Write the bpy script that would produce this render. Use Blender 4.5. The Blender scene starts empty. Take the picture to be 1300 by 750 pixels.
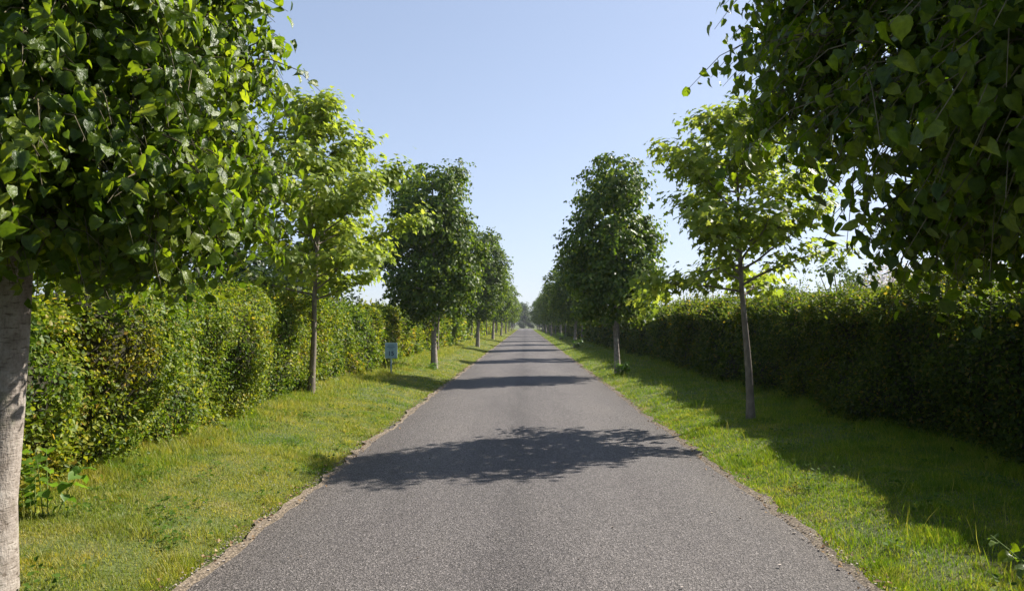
import bpy, math, random
import numpy as np
from mathutils import noise as mnoise, Vector

C = bpy.context.scene
COL = C.collection
R = math.radians
SUN_AZ, SUN_EL = 32.0, 39.5      # azimuth measured from +X (right of the road) towards +Y (ahead)

# ------------------------------------------------------------------ helpers
class MB:
    """collects polygons and links them as ONE mesh object"""
    def __init__(self):
        self.v, self.loops, self.sizes, self.n, self.uv = [], [], [], 0, None
    def add(self, v, f):
        v = np.asarray(v, dtype=np.float64).reshape(-1, 3)
        self.v.append(v)
        if isinstance(f, np.ndarray):
            self.loops.append((f + self.n).ravel()); self.sizes.append(np.full(len(f), f.shape[1]))
        else:
            for q in f:
                self.loops.append(np.asarray(q) + self.n); self.sizes.append(np.array([len(q)]))
        self.n += len(v)
    def stamp(self, tv, tf, pos, X, Y, Z, scale):
        """stamp template tv / faces tf at every pos with frame X,Y,Z and scale (N,) or (N,3)"""
        N, k = len(pos), len(tv)
        if N == 0: return
        scale = np.asarray(scale, dtype=float)
        if scale.ndim == 1: scale = np.repeat(scale[:, None], 3, 1)
        t = tv[None, :, :] * scale[:, None, :]
        v = pos[:, None, :] + t[:, :, 0:1] * X[:, None, :] + t[:, :, 1:2] * Y[:, None, :] + t[:, :, 2:3] * Z[:, None, :]
        off = (np.arange(N) * k)[:, None, None]
        by = {}
        for q in tf: by.setdefault(len(q), []).append(q)
        base = self.n
        self.v.append(v.reshape(-1, 3)); self.n += N * k
        for ln, qs in by.items():
            a = (np.array(qs)[None] + off).reshape(-1, ln)
            self.loops.append((a + base).ravel()); self.sizes.append(np.full(len(a), ln))
    def tube(self, pts, rad, sides=6, cap=True):
        pts = [Vector(p) for p in pts]
        n = len(pts)
        ref = Vector((0.31, 0.95, 0.05)).normalized()
        vs, fs = [], []
        for i, p in enumerate(pts):
            d = (pts[min(i + 1, n - 1)] - pts[max(i - 1, 0)])
            if d.length < 1e-9: d = Vector((0, 0, 1))
            d.normalize()
            a = ref - d * ref.dot(d)
            if a.length < 1e-3: a = Vector((1, 0, 0)) - d * d.x
            a.normalize(); b = d.cross(a)
            r = rad[i] if not callable(rad) else None
            for k in range(sides):
                an = 2 * math.pi * k / sides
                rr = r
                vs.append(p + (a * math.cos(an) + b * math.sin(an)) * rr)
        for i in range(n - 1):
            for k in range(sides):
                k2 = (k + 1) % sides
                fs.append([i * sides + k, i * sides + k2, (i + 1) * sides + k2, (i + 1) * sides + k])
        self.add([tuple(v) for v in vs], np.array(fs))
        if cap:
            top = np.array([tuple(v) for v in vs[-sides:]])
            self.add(top, np.array([list(range(sides))]))
    def box(self, lo, hi):
        x0, y0, z0 = lo; x1, y1, z1 = hi
        self.add([(x0,y0,z0),(x1,y0,z0),(x1,y1,z0),(x0,y1,z0),(x0,y0,z1),(x1,y0,z1),(x1,y1,z1),(x0,y1,z1)],
                 np.array([[0,3,2,1],[4,5,6,7],[0,1,5,4],[1,2,6,5],[2,3,7,6],[3,0,4,7]]))
    def mesh(self, name, mat, smooth=True):
        me = bpy.data.meshes.new(name)
        v = np.concatenate(self.v); lp = np.concatenate(self.loops).astype(np.int32)
        sz = np.concatenate(self.sizes).astype(np.int32)
        st = np.concatenate([[0], np.cumsum(sz)[:-1]]).astype(np.int32)
        me.vertices.add(len(v)); me.vertices.foreach_set('co', v.astype(np.float32).ravel())
        me.loops.add(len(lp)); me.loops.foreach_set('vertex_index', lp)
        me.polygons.add(len(sz)); me.polygons.foreach_set('loop_start', st)
        me.polygons.foreach_set('use_smooth', np.full(len(sz), smooth))
        me.update(calc_edges=True); me.validate()
        if mat: me.materials.append(mat)
        return me
    def build(self, name, mat, parent=None, smooth=True):
        return link(name, self.mesh(name, mat, smooth), parent)

def link(name, me, parent=None):
    o = bpy.data.objects.new(name, me); COL.objects.link(o)
    if parent: o.parent = parent
    return o
def tag(o, label=None, cat=None, group=None, kind=None):
    if label: o['label'] = label
    if cat: o['category'] = cat
    if group: o['group'] = group
    if kind: o['kind'] = kind
    return o
def empty(name, loc, rz=0.0, scale=1.0):
    o = bpy.data.objects.new(name, None); COL.objects.link(o)
    o.location = loc; o.rotation_euler = (0, 0, rz); o.scale = (scale,) * 3
    o.empty_display_size = 0.3
    return o
def copy_tree(root, loc, rz, sc):
    c = root.copy(); COL.objects.link(c)
    c.location = loc; c.rotation_euler = (0, 0, rz); c.scale = sc
    for ch in root.children:
        d = ch.copy(); COL.objects.link(d); d.parent = c
    return c
def nrm(a): return a / np.maximum(np.linalg.norm(a, axis=1, keepdims=True), 1e-9)
def smoothstep(a, b, x):
    t = np.clip((x - a) / (b - a), 0, 1); return t * t * (3 - 2 * t)

class VNoise:
    """vectorised 3-D value noise, 0..1"""
    def __init__(self, seed):
        self.t = np.random.RandomState(seed).rand(32, 32, 32)
    def __call__(self, p):
        p = np.asarray(p, float); i = np.floor(p).astype(int); f = p - i; f = f * f * (3 - 2 * f)
        o = 0
        for a in (0, 1):
            for b in (0, 1):
                for c in (0, 1):
                    w = (f[:, 0] if a else 1 - f[:, 0]) * (f[:, 1] if b else 1 - f[:, 1]) * (f[:, 2] if c else 1 - f[:, 2])
                    o = o + w * self.t[(i[:, 0] + a) % 32, (i[:, 1] + b) % 32, (i[:, 2] + c) % 32]
        return o

# ------------------------------------------------------------------ the lie of the land
ROAD_L, ROAD_R = -2.05, 2.08
def gz(x):
    x = np.asarray(x, float)
    l = np.interp(-x, [2.0, 2.28, 2.6, 3.2, 4.5, 9], [0.0, 0.005, 0.09, 0.19, 0.32, 0.34])
    r = np.interp(x, [2.0, 2.30, 2.6, 3.4, 5.0, 9], [0.0, 0.005, 0.07, 0.15, 0.22, 0.25])
    return np.where(x < 0, l, r)
def g1(x): return float(gz(x))

# ------------------------------------------------------------------ materials
def new_mat(name):
    m = bpy.data.materials.new(name); m.use_nodes = True
    nt = m.node_tree; nt.nodes.clear()
    out = nt.nodes.new('ShaderNodeOutputMaterial')
    return m, nt, out
def N(nt, t, **kw):
    n = nt.nodes.new(t)
    for k, v in kw.items():
        if k.startswith('i_'):
            n.inputs[k[2:].replace('_', ' ')].default_value = v
        else: setattr(n, k, v)
    return n
def ramp(nt, stops, interp='LINEAR'):
    r = nt.nodes.new('ShaderNodeValToRGB'); e = r.color_ramp.elements
    r.color_ramp.interpolation = interp
    while len(e) > 1: e.remove(e[-1])
    e[0].position = stops[0][0]; e[0].color = (*stops[0][1], 1)
    for p, c in stops[1:]:
        x = e.new(p); x.color = (*c, 1)
    return r
def mixc(nt, a, b, fac, blend='MIX'):
    n = nt.nodes.new('ShaderNodeMix'); n.data_type = 'RGBA'; n.blend_type = blend
    for sock, v in ((n.inputs[0], fac), (n.inputs[6], a), (n.inputs[7], b)):
        if hasattr(v, 'links'): nt.links.new(v, sock)
        elif isinstance(v, tuple): sock.default_value = (*v, 1)
        else: sock.default_value = v
    return n.outputs[2]
def mathn(nt, op, a, b=0.0):
    n = nt.nodes.new('ShaderNodeMath'); n.operation = op
    for s, v in ((n.inputs[0], a), (n.inputs[1], b)):
        if hasattr(v, 'links'): nt.links.new(v, s)
        else: s.default_value = v
    return n.outputs[0]

def leaf_mat(name, stops, trans, rough=0.42, spec=0.5, tfac=0.36, patch=None, pscale=0.7, blade=0):
    """stops: per-leaf colour ramp; trans: colour multiplier of the light let through; patch: colour ramp of broad patches"""
    m, nt, out = new_mat(name)
    geo = N(nt, 'ShaderNodeNewGeometry')
    rp = ramp(nt, stops); nt.links.new(geo.outputs['Random Per Island'], rp.inputs[0])
    col = rp.outputs[0]
    if patch:
        tc = N(nt, 'ShaderNodeTexCoord')
        nz = N(nt, 'ShaderNodeTexNoise', i_Scale=pscale, i_Detail=3.0, i_Roughness=0.6)
        nt.links.new(tc.outputs['Object'], nz.inputs['Vector'])
        pr = ramp(nt, patch); nt.links.new(nz.outputs['Fac'], pr.inputs[0])
        col = mixc(nt, col, pr.outputs[0], 1.0, 'MULTIPLY')
    pb = N(nt, 'ShaderNodeBsdfPrincipled', i_Roughness=rough)
    pb.inputs['Specular IOR Level'].default_value = spec
    if blade:      # mottling and puckering of the leaf blade between its veins
        tb_ = N(nt, 'ShaderNodeTexCoord')
        nb = N(nt, 'ShaderNodeTexNoise', i_Scale=blade, i_Detail=4.0, i_Roughness=.6); nt.links.new(tb_.outputs['Object'], nb.inputs['Vector'])
        rb_ = ramp(nt, [(.3, (.62, .66, .7)), (.5, (1, 1, 1)), (.7, (1.30, 1.22, 1.1))]); nt.links.new(nb.outputs['Fac'], rb_.inputs[0])
        col = mixc(nt, col, rb_.outputs[0], 1.0, 'MULTIPLY')
        bp = N(nt, 'ShaderNodeBump', i_Strength=.55, i_Distance=.012); nt.links.new(nb.outputs['Fac'], bp.inputs['Height']); nt.links.new(bp.outputs[0], pb.inputs['Normal'])
    tcol = mixc(nt, col, trans, 1.0, 'MULTIPLY')
    nt.links.new(col, pb.inputs['Base Color'])
    tb = N(nt, 'ShaderNodeBsdfTranslucent'); nt.links.new(tcol, tb.inputs['Color'])
    mx = N(nt, 'ShaderNodeMixShader'); mx.inputs[0].default_value = tfac
    nt.links.new(pb.outputs[0], mx.inputs[1]); nt.links.new(tb.outputs[0], mx.inputs[2])
    nt.links.new(mx.outputs[0], out.inputs[0])
    return m

M = {}
M['lime'] = leaf_mat('lime_leaf', [(0, (.036,.070,.009)), (.45, (.074,.122,.012)), (.8, (.122,.176,.015)), (1, (.16,.20,.025))],
                     (3.3, 3.1, .9), rough=.34, spec=.32, tfac=.42, blade=48.0)
M['lime_far'] = leaf_mat('lime_leaf_distant', [(0, (.036,.070,.012)), (.5, (.068,.115,.016)), (.85, (.115,.165,.022)), (1, (.17,.205,.032))],
                     (2.5, 2.4, .9), rough=.45, spec=.22, tfac=.36)
M['plane'] = leaf_mat('plane_leaf', [(0, (.115,.17,.022)), (.5, (.18,.245,.032)), (.85, (.25,.305,.045)), (1, (.29,.32,.065))],
                     (2.15, 2.0, 1.15), rough=.5, spec=.3, tfac=.50)
M['hedge_left'] = leaf_mat('hedge_leaf_mixed', [(0, (.045,.080,.013)), (.4, (.105,.158,.017)), (.75, (.185,.235,.024)), (.94, (.27,.28,.038)), (1, (.30,.21,.05))],
                     (2.2, 2.2, 0.9), rough=.5, spec=.28, tfac=.38, pscale=.75,
                     patch=[(0, (.55,.7,.65)), (.40, (.72,.85,.75)), (.50, (1.05,1.05,.9)), (.60, (1.2,1.10,.85)), (.665, (1.45,1.02,.75)), (.72, (1.1,1.05,.85)), (1, (1.1,1.1,1))])
M['hedge_right'] = leaf_mat('hedge_leaf_green', [(0, (.018,.034,.008)), (.5, (.036,.058,.011)), (.9, (.068,.09,.018)), (1, (.15,.115,.035))],  # leaf base darkened to deepen the face's shade; transmission raised for sunlit top
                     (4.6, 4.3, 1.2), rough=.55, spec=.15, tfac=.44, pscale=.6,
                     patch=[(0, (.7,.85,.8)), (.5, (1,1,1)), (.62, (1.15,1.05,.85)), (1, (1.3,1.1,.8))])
M['dark_bush'] = leaf_mat('dark_bush_leaf', [(0, (.018,.036,.012)), (.6, (.030,.055,.016)), (1, (.05,.075,.022))], (1.8, 1.8, .9), rough=.5, spec=.35, tfac=.22)
M['far_tree'] = leaf_mat('distant_tree_leaf', [(0, (.05,.085,.022)), (.6, (.09,.135,.035)), (1, (.14,.17,.055))], (1.6, 1.6, .9), rough=.6, spec=.3, tfac=.3)
M['blossom'] = leaf_mat('hawthorn_blossom', [(0, (.62,.56,.54)), (.7, (.80,.76,.74)), (1, (.85,.78,.78))], (1.0, 1.0, 1.0), rough=.6, spec=.2, tfac=.5)
M['sucker'] = leaf_mat('sucker_leaf', [(0, (.075,.15,.02)), (1, (.13,.22,.03))], (2.2, 2.2, .9), rough=.38, spec=.5, tfac=.4)
M['weed'] = leaf_mat('weed_leaf', [(0, (.055,.11,.014)), (1, (.095,.16,.022))], (2.0, 2.0, .9), rough=.7, spec=.12, tfac=.35)
M['clover'] = leaf_mat('clover_flower', [(0, (.40,.38,.30)), (1, (.62,.58,.50))], (1, 1, 1), rough=.7, spec=.2, tfac=.3)
M['bract'] = leaf_mat('lime_bract', [(0, (.22,.28,.07)), (1, (.34,.38,.12))], (1.6, 1.6, .9), rough=.5, spec=.3, tfac=.45)

def grass_mat():
    m, nt, out = new_mat('grass_blades')
    geo = N(nt, 'ShaderNodeNewGeometry'); tc = N(nt, 'ShaderNodeTexCoord')
    rp = ramp(nt, [(0, (.085,.155,.009)), (.4, (.140,.22,.011)), (.7, (.205,.26,.016)), (.9, (.27,.28,.03)), (1, (.42,.36,.11))])
    nt.links.new(geo.outputs['Random Per Island'], rp.inputs[0])
    n1 = N(nt, 'ShaderNodeTexNoise', i_Scale=1.1, i_Detail=4.0, i_Roughness=.65)
    nt.links.new(tc.outputs['Object'], n1.inputs['Vector'])
    # parched, straw-coloured patches; more of them on the sunny left verge
    sx = N(nt, 'ShaderNodeSeparateXYZ'); nt.links.new(tc.outputs['Object'], sx.inputs[0])
    side = mathn(nt, 'MULTIPLY', mathn(nt, 'LESS_THAN', sx.outputs['X'], 0.0), 0.18)
    f = mathn(nt, 'ADD', n1.outputs['Fac'], side)
    pr = ramp(nt, [(0, (0,0,0)), (.55, (0,0,0)), (.68, (.8,.8,.8)), (1, (1,1,1))]); nt.links.new(f, pr.inputs[0])
    dry = ramp(nt, [(0, (.19,.20,.025)), (.5, (.33,.28,.07)), (1, (.48,.38,.16))]); nt.links.new(geo.outputs['Random Per Island'], dry.inputs[0])
    col = mixc(nt, rp.outputs[0], dry.outputs[0], mathn(nt, 'MULTIPLY', pr.outputs[0], .62))
    n2 = N(nt, 'ShaderNodeTexNoise', i_Scale=3.3, i_Detail=2.0); nt.links.new(tc.outputs['Object'], n2.inputs['Vector'])
    gr = ramp(nt, [(.35, (.72,.85,.75)), (.55, (1.05,1.05,1)), (.75, (1.2,1.1,.9))]); nt.links.new(n2.outputs['Fac'], gr.inputs[0])
    col = mixc(nt, col, gr.outputs[0], 1.0, 'MULTIPLY')
    tcol = mixc(nt, col, (1.9, 1.9, .9), 1.0, 'MULTIPLY')
    pb = N(nt, 'ShaderNodeBsdfPrincipled', i_Roughness=.5); pb.inputs['Specular IOR Level'].default_value = .35
    nt.links.new(col, pb.inputs['Base Color'])
    tb = N(nt, 'ShaderNodeBsdfTranslucent'); nt.links.new(tcol, tb.inputs['Color'])
    mx = N(nt, 'ShaderNodeMixShader'); mx.inputs[0].default_value = .4
    nt.links.new(pb.outputs[0], mx.inputs[1]); nt.links.new(tb.outputs[0], mx.inputs[2]); nt.links.new(mx.outputs[0], out.inputs[0])
    return m
M['grass'] = grass_mat()

def ground_mat():
    m, nt, out = new_mat('turf_soil')
    tc = N(nt, 'ShaderNodeTexCoord')
    n1 = N(nt, 'ShaderNodeTexNoise', i_Scale=1.1, i_Detail=4.0, i_Roughness=.65); nt.links.new(tc.outputs['Object'], n1.inputs['Vector'])
    n2 = N(nt, 'ShaderNodeTexNoise', i_Scale=45.0, i_Detail=3.0); nt.links.new(tc.outputs['Object'], n2.inputs['Vector'])
    a = ramp(nt, [(.3, (.060,.095,.016)), (.55, (.10,.125,.026)), (.7, (.19,.165,.06))]); nt.links.new(n1.outputs['Fac'], a.inputs[0])
    b = ramp(nt, [(.3, (.55,.55,.5)), (.7, (1.2,1.15,1.1))]); nt.links.new(n2.outputs['Fac'], b.inputs[0])
    col = mixc(nt, a.outputs[0], b.outputs[0], 1.0, 'MULTIPLY')
    pb = N(nt, 'ShaderNodeBsdfPrincipled', i_Roughness=.95); nt.links.new(col, pb.inputs['Base Color'])
    bp = N(nt, 'ShaderNodeBump', i_Strength=.6, i_Distance=.03); nt.links.new(n2.outputs['Fac'], bp.inputs['Height']); nt.links.new(bp.outputs[0], pb.inputs['Normal'])
    nt.links.new(pb.outputs[0], out.inputs[0])
    return m
M['ground'] = ground_mat()

def asphalt_mat():
    m, nt, out = new_mat('chipped_asphalt')
    tc = N(nt, 'ShaderNodeTexCoord'); P = tc.outputs['Object']
    vo = N(nt, 'ShaderNodeTexVoronoi', i_Scale=115.0); nt.links.new(P, vo.inputs['Vector'])
    sp = N(nt, 'ShaderNodeSeparateColor'); nt.links.new(vo.outputs['Color'], sp.inputs[0])
    chip = ramp(nt, [(0, (.038,.034,.032)), (.35, (.084,.076,.072)), (.7, (.128,.116,.110)), (.92, (.182,.165,.157)), (1, (.28,.255,.242))])
    nt.links.new(sp.outputs[0], chip.inputs[0])
    n3 = N(nt, 'ShaderNodeTexNoise', i_Scale=48.0, i_Detail=4.0, i_Roughness=.75); nt.links.new(P, n3.inputs['Vector'])
    r3 = ramp(nt, [(.3, (.62,.61,.61)), (.5, (1,1,1)), (.7, (1.28,1.27,1.25))]); nt.links.new(n3.outputs['Fac'], r3.inputs[0])
    col = mixc(nt, chip.outputs[0], r3.outputs[0], 1.0, 'MULTIPLY')
    # binder showing through, wear in the wheel tracks, broad blotches
    n1 = N(nt, 'ShaderNodeTexNoise', i_Scale=.7, i_Detail=5.0, i_Roughness=.6)
    mp = N(nt, 'ShaderNodeMapping'); mp.inputs['Scale'].default_value = (1.5, .35, 1); nt.links.new(P, mp.inputs[0]); nt.links.new(mp.outputs[0], n1.inputs['Vector'])
    r1 = ramp(nt, [(.3, (.82,.81,.82)), (.5, (1,1,1)), (.72, (1.16,1.15,1.13))]); nt.links.new(n1.outputs['Fac'], r1.inputs[0])
    col = mixc(nt, col, r1.outputs[0], 1.0, 'MULTIPLY')
    sx = N(nt, 'ShaderNodeSeparateXYZ'); nt.links.new(P, sx.inputs[0])
    n4 = N(nt, 'ShaderNodeTexNoise', i_Scale=.5, i_Detail=3.0); nt.links.new(P, n4.inputs['Vector'])
    xw = mathn(nt, 'ADD', sx.outputs['X'], mathn(nt, 'MULTIPLY', mathn(nt, 'SUBTRACT', n4.outputs['Fac'], .5), .5))
    xa = mathn(nt, 'ADD', mathn(nt, 'MULTIPLY', xw, .22), .5)
    wr = ramp(nt, [(.06, (.95,.92,.88)), (.14, (1.0,.99,.98)), (.28, (1.14,1.13,1.12)), (.42, (1.0,.99,.99)), (.48, (.80,.79,.79)), (.53, (.95,.94,.94)), (.7, (1.14,1.13,1.12)), (.86, (.98,.97,.96)), (.94, (.9,.87,.83))])
    nt.links.new(xa, wr.inputs[0])
    col = mixc(nt, col, wr.outputs[0], 1.0, 'MULTIPLY')
    pb = N(nt, 'ShaderNodeBsdfPrincipled', i_Roughness=.78); pb.inputs['Specular IOR Level'].default_value = .35
    nt.links.new(col, pb.inputs['Base Color'])
    bp = N(nt, 'ShaderNodeBump', i_Strength=.8, i_Distance=.006); nt.links.new(vo.outputs['Distance'], bp.inputs['Height'])
    b2 = N(nt, 'ShaderNodeBump', i_Strength=.7, i_Distance=.012); nt.links.new(n3.outputs['Fac'], b2.inputs['Height']); nt.links.new(bp.outputs[0], b2.inputs['Normal'])
    nt.links.new(b2.outputs[0], pb.inputs['Normal'])
    nt.links.new(pb.outputs[0], out.inputs[0])
    return m
M['asphalt'] = asphalt_mat()

def simple_mat(name, stops, scale=20.0, rough=.9, bump=.4, dist=.01, stretch=(1,1,1), spec=.3, detail=4.0):
    m, nt, out = new_mat(name)
    tc = N(nt, 'ShaderNodeTexCoord')
    mp = N(nt, 'ShaderNodeMapping'); mp.inputs['Scale'].default_value = stretch; nt.links.new(tc.outputs['Object'], mp.inputs[0])
    n1 = N(nt, 'ShaderNodeTexNoise', i_Scale=scale, i_Detail=detail, i_Roughness=.65); nt.links.new(mp.outputs[0], n1.inputs['Vector'])
    r = ramp(nt, stops); nt.links.new(n1.outputs['Fac'], r.inputs[0])
    pb = N(nt, 'ShaderNodeBsdfPrincipled', i_Roughness=rough); pb.inputs['Specular IOR Level'].default_value = spec
    nt.links.new(r.outputs[0], pb.inputs['Base Color'])
    if bump:
        bp = N(nt, 'ShaderNodeBump', i_Strength=bump, i_Distance=dist); nt.links.new(n1.outputs['Fac'], bp.inputs['Height']); nt.links.new(bp.outputs[0], pb.inputs['Normal'])
    nt.links.new(pb.outputs[0], out.inputs[0])
    return m
M['grit'] = simple_mat('edge_grit', [(.30, (.035,.028,.022)), (.46, (.12,.095,.068)), (.58, (.23,.18,.125)), (.72, (.42,.35,.27))], scale=60, bump=.8, dist=.012)
M['stone'] = leaf_mat('small_stones', [(0, (.16,.13,.11)), (.5, (.32,.27,.22)), (1, (.55,.48,.42))], (0,0,0), rough=.85, spec=.3, tfac=0.0)
M['dead_leaf'] = leaf_mat('dry_leaf_litter', [(0, (.15,.085,.045)), (.5, (.30,.19,.10)), (1, (.45,.34,.20))], (1.2,1.1,.9), rough=.75, spec=.2, tfac=.25)
M['plane_bark'] = simple_mat('plane_bark', [(.3, (.13,.105,.08)), (.55, (.21,.175,.14)), (.75, (.30,.26,.21))], scale=14, bump=.5, dist=.008, stretch=(1,1,.5))
M['stems'] = simple_mat('hedge_twigs', [(.3, (.022,.022,.012)), (.7, (.06,.055,.03))], scale=30, bump=1, dist=.03)
M['twig'] = simple_mat('twig_bark', [(.3, (.10,.085,.05)), (.7, (.19,.16,.09))], scale=20, bump=0)
M['green_stem'] = simple_mat('green_stem', [(.3, (.12,.18,.04)), (.7, (.18,.24,.06))], scale=20, bump=0)

def lime_bark():
    m, nt, out = new_mat('lime_bark')
    tc = N(nt, 'ShaderNodeTexCoord'); P = tc.outputs['Object']
    def nz(scale, stretch, detail=5.0, rough=.65):
        mp = N(nt, 'ShaderNodeMapping'); mp.inputs['Scale'].default_value = stretch; nt.links.new(P, mp.inputs[0])
        n = N(nt, 'ShaderNodeTexNoise', i_Scale=scale, i_Detail=detail, i_Roughness=rough); nt.links.new(mp.outputs[0], n.inputs['Vector']); return n.outputs['Fac']
    a, b, c = nz(9, (1, 1, 1.2)), nz(16, (1, 1, 5), 4.0), nz(60, (1.5, 1.5, .45), 3.0)
    r1 = ramp(nt, [(.3, (.20,.165,.135)), (.5, (.33,.285,.245)), (.7, (.44,.395,.345))]); nt.links.new(a, r1.inputs[0])
    r2 = ramp(nt, [(.34, (.42,.38,.34)), (.43, (1,1,1)), (.62, (1,1,1)), (.75, (1.18,1.15,1.12))]); nt.links.new(b, r2.inputs[0])
    r3 = ramp(nt, [(.3, (.7,.68,.66)), (.5, (1,1,1))]); nt.links.new(c, r3.inputs[0])
    col = mixc(nt, mixc(nt, r1.outputs[0], r2.outputs[0], 1, 'MULTIPLY'), r3.outputs[0], 1, 'MULTIPLY')
    d = nz(4.5, (1, 1, .6), 6.0, .7)
    r4 = ramp(nt, [(.56, (0,0,0)), (.66, (1,1,1))]); nt.links.new(d, r4.inputs[0])
    col = mixc(nt, col, (.20, .22, .13), mathn(nt, 'MULTIPLY', r4.outputs[0], .45))   # algae film
    pb = N(nt, 'ShaderNodeBsdfPrincipled', i_Roughness=.85); pb.inputs['Specular IOR Level'].default_value = .25
    nt.links.new(col, pb.inputs['Base Color'])
    h = mathn(nt, 'ADD', mathn(nt, 'MULTIPLY', b, .6), mathn(nt, 'ADD', mathn(nt, 'MULTIPLY', c, .5), a))
    bp = N(nt, 'ShaderNodeBump', i_Strength=.9, i_Distance=.012); nt.links.new(h, bp.inputs['Height']); nt.links.new(bp.outputs[0], pb.inputs['Normal'])
    nt.links.new(pb.outputs[0], out.inputs[0])
    return m
M['lime_bark'] = lime_bark()

def flat_mat(name, col, rough=.5, metal=0.0):
    m, nt, out = new_mat(name)
    n1 = N(nt, 'ShaderNodeTexNoise', i_Scale=9.0, i_Detail=4.0)
    tc = N(nt, 'ShaderNodeTexCoord'); nt.links.new(tc.outputs['Object'], n1.inputs['Vector'])
    r = ramp(nt, [(.3, tuple(c * .85 for c in col)), (.7, tuple(min(1, c * 1.05) for c in col))]); nt.links.new(n1.outputs['Fac'], r.inputs[0])
    pb = N(nt, 'ShaderNodeBsdfPrincipled', i_Roughness=rough, i_Metallic=metal); nt.links.new(r.outputs[0], pb.inputs['Base Color'])
    nt.links.new(pb.outputs[0], out.inputs[0])
    return m
M['sign_face'] = flat_mat('sign_face', (.32, .48, .58), .45)  # pale blue paint, made darker and bluer to carry the panel's shade
M['sign_rim'] = flat_mat('sign_rim', (.50, .62, .70), .45)
M['sign_ink'] = flat_mat('sign_ink', (.020, .045, .13), .5)
M['sign_ink_pale'] = flat_mat('sign_ink_pale', (.10, .20, .34), .5)
M['sign_post'] = flat_mat('sign_post', (.30, .42, .46), .45)

# ------------------------------------------------------------------ leaf templates (Y = length, Z = upper side)
def mirror_leaf(rib, side, fold=.22, droop=.18):
    v = [(0, y, 0) for y in rib]; n = len(rib)
    L = [(-x, y) for x, y in side]; Rr = list(side); k = len(side)
    v += [(x, y, 0) for x, y in L] + [(x, y, 0) for x, y in Rr]
    v = np.array(v, float)
    v[:, 2] = np.abs(v[:, 0]) * fold - droop * np.clip(v[:, 1], 0, None) ** 2
    f = []
    for i in range(n - 1):
        f.append([i, i + 1, n + i + 1, n + i] if i + 1 < k else [i, i + 1, n + i])
        f.append([i, n + k + i, n + k + i + 1, i + 1] if i + 1 < k else [i, n + k + i, i + 1])
    return v, f
LIME_NEAR = mirror_leaf([0, .27, .55, .80, 1.04], [(.22, -.07), (.42, .10), (.47, .38), (.35, .68), (.10, .90)], .22, .22)
_v = LIME_NEAR[0]; _v[[5, 10], 2] -= .05; _v[[6, 11], 2] += .05; _v[[7, 12], 2] -= .07; _v[8, 2] += .05; _v[13, 2] -= .04
LIME_CURL = mirror_leaf([0, .27, .55, .80, 1.02], [(.19, -.06), (.35, .12), (.38, .40), (.28, .69), (.08, .89)], .7, .45)
_v = LIME_CURL[0]; _v[[6, 8], 2] += .10; _v[[12, 13], 2] -= .08
# far lime leaf and hedge leaf: a folded hexagon
def hexleaf(w=.42, fold=.25, droop=.15):
    v = np.array([(0,0,0),(0,1,0),(-w,.22,0),(-w*.82,.62,0),(w,.22,0),(w*.82,.62,0)], float)
    v[:, 2] = np.abs(v[:, 0]) * fold - droop * v[:, 1] ** 2
    return v, [[0,1,3,2],[0,4,5,1]]
LIME_FAR = hexleaf(.46)
HEDGE_LEAF = hexleaf(.30, .3, .2)
def lobed():
    pts = [(0,0),(.20,-.06),(.48,.10),(.27,.30),(.56,.55),(.24,.60),(.0,1.0)]
    full = pts + [(-x, y) for x, y in pts[-2:0:-1]]
    v = [(0, .30, 0)] + [(x, y, 0) for x, y in full]
    v = np.array(v, float); v[:, 2] = .16 * np.abs(v[:, 0]) - .16 * np.clip(v[:, 1], 0, None) ** 2
    n = len(full)
    return v, [[0, 1 + i, 1 + (i + 1) % n] for i in range(n)]
PLANE_LEAF = lobed()
PLANE_FAR = (np.array([(0,0,0),(.5,.2,.06),(.2,.45,.0),(.45,.7,.02),(0,1,-.12),(-.45,.7,.02),(-.2,.45,.0),(-.5,.2,.06)], float), [[0,1,2,6],[0,6,7],[2,3,4],[2,4,6],[4,5,6]])
BRACT = (np.array([(-.09,0,0),(.09,0,0),(.13,.5,.02),(.06,1,-.05),(-.06,1,-.05),(-.13,.5,.02)], float), [[0,1,2,5],[5,2,3,4]])

def leaf_frames(rng, outward, up_w, rnd, down_w, out_w):
    """outward (N,3) -> X,Y,Z frames for leaves that face out/up and hang"""
    n = nrm(outward + np.array([0, 0, up_w]) + rng.normal(0, rnd, outward.shape))
    t = outward * out_w + np.array([0, 0, -down_w]) + rng.normal(0, rnd * 1.1, outward.shape)
    t = nrm(t - n * np.sum(t * n, 1, keepdims=True))
    return np.cross(t, n), t, n

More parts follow.
